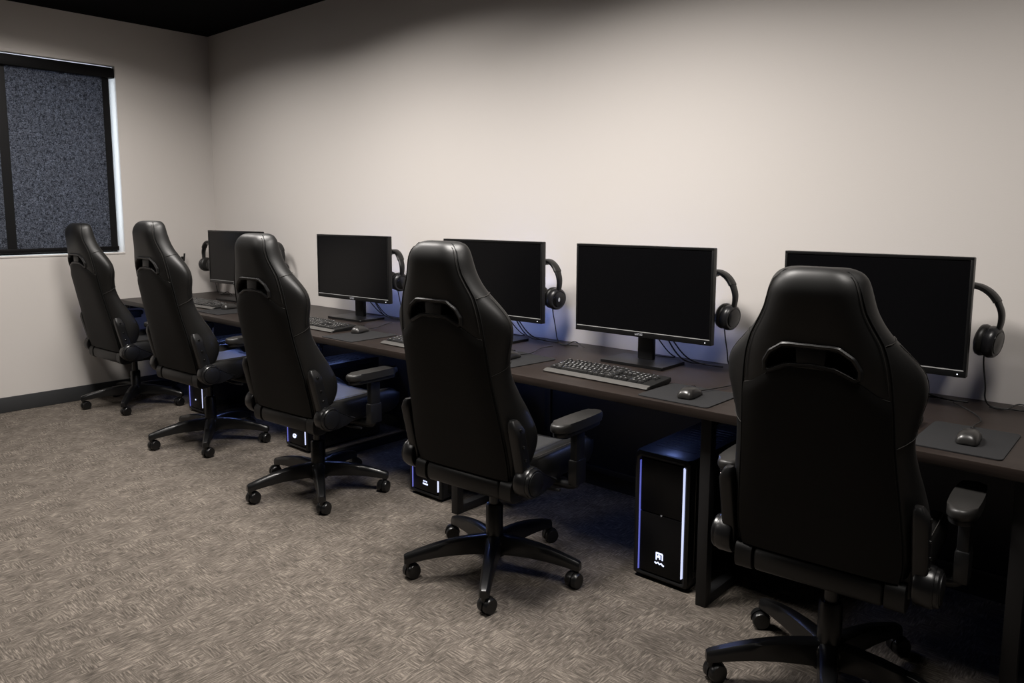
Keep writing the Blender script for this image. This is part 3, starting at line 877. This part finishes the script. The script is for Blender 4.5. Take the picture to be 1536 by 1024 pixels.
pads = [(1.300, -.640, .30, .24, 0, 'mouse mat between the corner keyboard and the middle chair'),
        (2.815, -.655, .27, .31, 0, 'black mouse mat in front of the second monitor'),
        (3.870, -.590, .27, .30, -6, 'mouse mat with only its right half showing beside the fourth chair'),
        (4.805, -.665, .285, .265, -1, 'black mouse mat between the wholly visible keyboard and the nearest chair'),
        (5.690, -.610, .235, .325, 0, 'black mouse mat at the right edge of the picture')]
for i, (x, y, w, h, a, lab) in enumerate(pads):
    o = finish('mouse_mat', prism(rrect(-w / 2, w / 2, -h / 2, h / 2, .016), 'Z', 0, .004, .001), M['mousepad'], None, 40, (x, y, DZ), (0, 0, R(a)))
    tag(o, lab, 'mouse mat', 'mouse mats on the desk')
MS = [ms0 if i == 0 else copy_tree(ms0) for i in range(5)]
for o, (x, y, a, lab, cab) in zip(MS, mice):
    o.location = (x, y, DZ + .004); o.rotation_euler = (0, 0, R(a)); tag(o, lab, 'mouse', 'mice on the desk')
    finish('cable', tube([(p[0], p[1], max(p[2] - (0 if j < 2 else .001), .0024)) for j, p in enumerate(cab)], .0022, 6, smooth=3), M['cable'], o, None)

# ------------------------------------------------------------------ tower computers
def make_tower():
    """origin: floor, middle of the front edge; the case runs back along +y"""
    root = empty('tower_computer')
    w, H, D_ = .116, .507, .54
    b = box(-w, w, .020, D_, .016, H, .004)
    finish('case', b, M['case'], root, 35)
    # front frame with cut corners
    def fr(x, z, c): return [(-x + c, z[1]), (x - c, z[1]), (x, z[1] - c), (x, z[0] + c * .5), (x - c * .5, z[0]), (-x + c * .5, z[0]), (-x, z[0] + c * .5), (-x, z[1] - c)]
    F = [[(x, .022, z) for x, z in fr(w, (.014, H), .004)], [(x, .006, z) for x, z in fr(w, (.014, H), .014)], [(x, 0, z) for x, z in fr(w - .010, (.022, H - .012), .014)], [(x, .004, z) for x, z in fr(w - .017, (.028, H - .020), .012)], [(x, .012, z) for x, z in fr(w - .019, (.030, H - .022), .012)]]
    finish('front_frame', loft(F), M['plastic'], root, 25)
    finish('front_panel', box(-.089, .089, .003, .013, .274, H - .026, .002), M['tower_front'], root, 35)
    lo = finish('front_panel', box(-.089, .089, .003, .013, .034, .270, .002), M['tower_front'], root, 35)
    tag(finish('light_strip', box(-.0942, -.0914, .001, .012, .034, .470), M['blue_led'], root), 'blue light strip')
    tag(finish('light_strip', box(.0910, .0945, .001, .012, .050, .478), M['white_led'], root), 'white light strip')
    finish('power_button', lathe([(.0035, .0015), (.0035, .004)], 14, 'Y', mtx=Matrix.Translation((.003, 0, .272))), M['mark'], root)
    v = bmesh.new()
    for i in range(12): box(-.085, .085, .10 + i * .032, .118 + i * .032, H - .001, H + .0025, .001, bm=v)
    finish('top_vent', v, M['case'], root, 35)
    finish('side_panel', box(w - .001, w + .003, .05, D_ - .03, .04, H - .03, .002), M['gloss'], root, 35)
    for sx in (-1, 1):
        for y in (.06, D_ - .06): finish('foot', box(sx * .08 - .02, sx * .08 + .02, y - .025, y + .025, 0, .018, .003), M['plastic'], root)
    return root
tw0 = make_tower()
tows = [(1.005, 'tower computer under the desk farthest from the camera, showing a tiny white dot'),
        (2.262, 'tower computer seen under the middle chair, with a lit round swirl emblem'),
        (3.402, 'tower computer behind the fourth chair, with a short bright bar emblem'),
        (4.730, 'wholly visible tower computer beside the desk leg, lit by two vertical light strips'),
        ]
TW = [tw0 if i == 0 else copy_tree(tw0) for i in range(4)]
for i, (o, (x, lab)) in enumerate(zip(TW, tows)):
    o.location = (x, -.72, 0); tag(o, lab, 'computer', 'tower computers under the desk')
    e = bmesh.new()
    if i == 0: lathe([(.0055, .001), (.0055, .004)], 16, 'Y', bm=e, mtx=Matrix.Translation((-.005, 0, .095)))
    if i == 1:
        tube([(-.016 + .018 * math.cos(a) * (1 - .05 * a), .002, .082 + .013 * math.sin(a) * (1 - .05 * a)) for a in np.linspace(.3, 6.6, 26)], .0032, 6, bm=e)
        tube([(-.022, .002, .082), (-.008, .002, .079)], .003, 6, bm=e)
    if i == 2:
        box(-.016, .020, .0015, .004, .066, .074, .001, bm=e)
        for k in range(3): box(-.012 + k * .010, -.006 + k * .010, .0015, .004, .080, .087, bm=e)
    if i == 3:
        # block glyph above a short wavy word-like line
        Mx = Matrix.Translation((-.004, 0, .098))
        for a in ((-.016, -.011, .0, .030), (-.011, .012, .024, .030), (.010, .015, .003, .027), (-.011, -.001, .010, .016), (-.001, .004, .004, .020), (-.006, .0, .018, .022)):
            box(a[0], a[1], .0012, .004, .098 + a[2] - .004, .098 + a[3] - .004, bm=e)
        tube([(-.020, .002, .084), (-.013, .002, .079), (-.006, .002, .085), (.001, .002, .079), (.008, .002, .084), (.014, .002, .078), (.020, .002, .077)], .0028, 6, bm=e)
    finish('emblem', e, M['emblem'] if i != 2 else M['emblem'], o)
    # bluish lamp bar stuck under the tabletop, shining down on the case
    lb = tag(finish('light_bar', box(-.10, .10, -.008, .008, -.010, 0, .002), M['glow_d' if i == 3 else 'glow_e'], None, 40, (x - (.085 if i == 3 else .0), -.58 if i == 3 else -.42, DZ - .034), (0, 0, R(90))), 'blue light bar stuck under the desktop above a tower computer', 'light bar', 'blue light bars under the desktop')

# ------------------------------------------------------------------ daylight, camera, view
w = bpy.data.worlds.new('sky'); C.world = w; w.use_nodes = True
bg = w.node_tree.nodes['Background']
bg.inputs['Color'].default_value = (.86, .92, 1., 1); bg.inputs['Strength'].default_value = 6.

f, py, yaw, pitch, roll_, cx, cy, Hc = 1136.818, 456.752, 41.512, 6.884, .184, 6.131, -3.153, 1.407
y_, p_, r_ = R(yaw), R(pitch), R(roll_)
fw = Vector((-math.sin(y_) * math.cos(p_), math.cos(y_) * math.cos(p_), -math.sin(p_)))
rt = Vector((math.cos(y_), math.sin(y_), 0)); upv = rt.cross(fw)
rt2 = rt * math.cos(r_) + upv * math.sin(r_); up2 = upv * math.cos(r_) - rt * math.sin(r_)
cd = bpy.data.cameras.new('camera'); cam = bpy.data.objects.new('camera', cd); COL.objects.link(cam)
cd.sensor_fit = 'HORIZONTAL'; cd.sensor_width = 36; cd.lens = f / 1536 * 36
cd.shift_y = (py - 512) / 1536
cd.clip_start = .02
cam.matrix_world = Matrix(((rt2.x, up2.x, -fw.x, cx), (rt2.y, up2.y, -fw.y, cy), (rt2.z, up2.z, -fw.z, Hc), (0, 0, 0, 1)))
C.camera = cam
vs = C.view_settings
vs.view_transform = 'Standard'; vs.look = 'None'; vs.gamma = 1; vs.use_curve_mapping = False
vs.exposure = 0.0
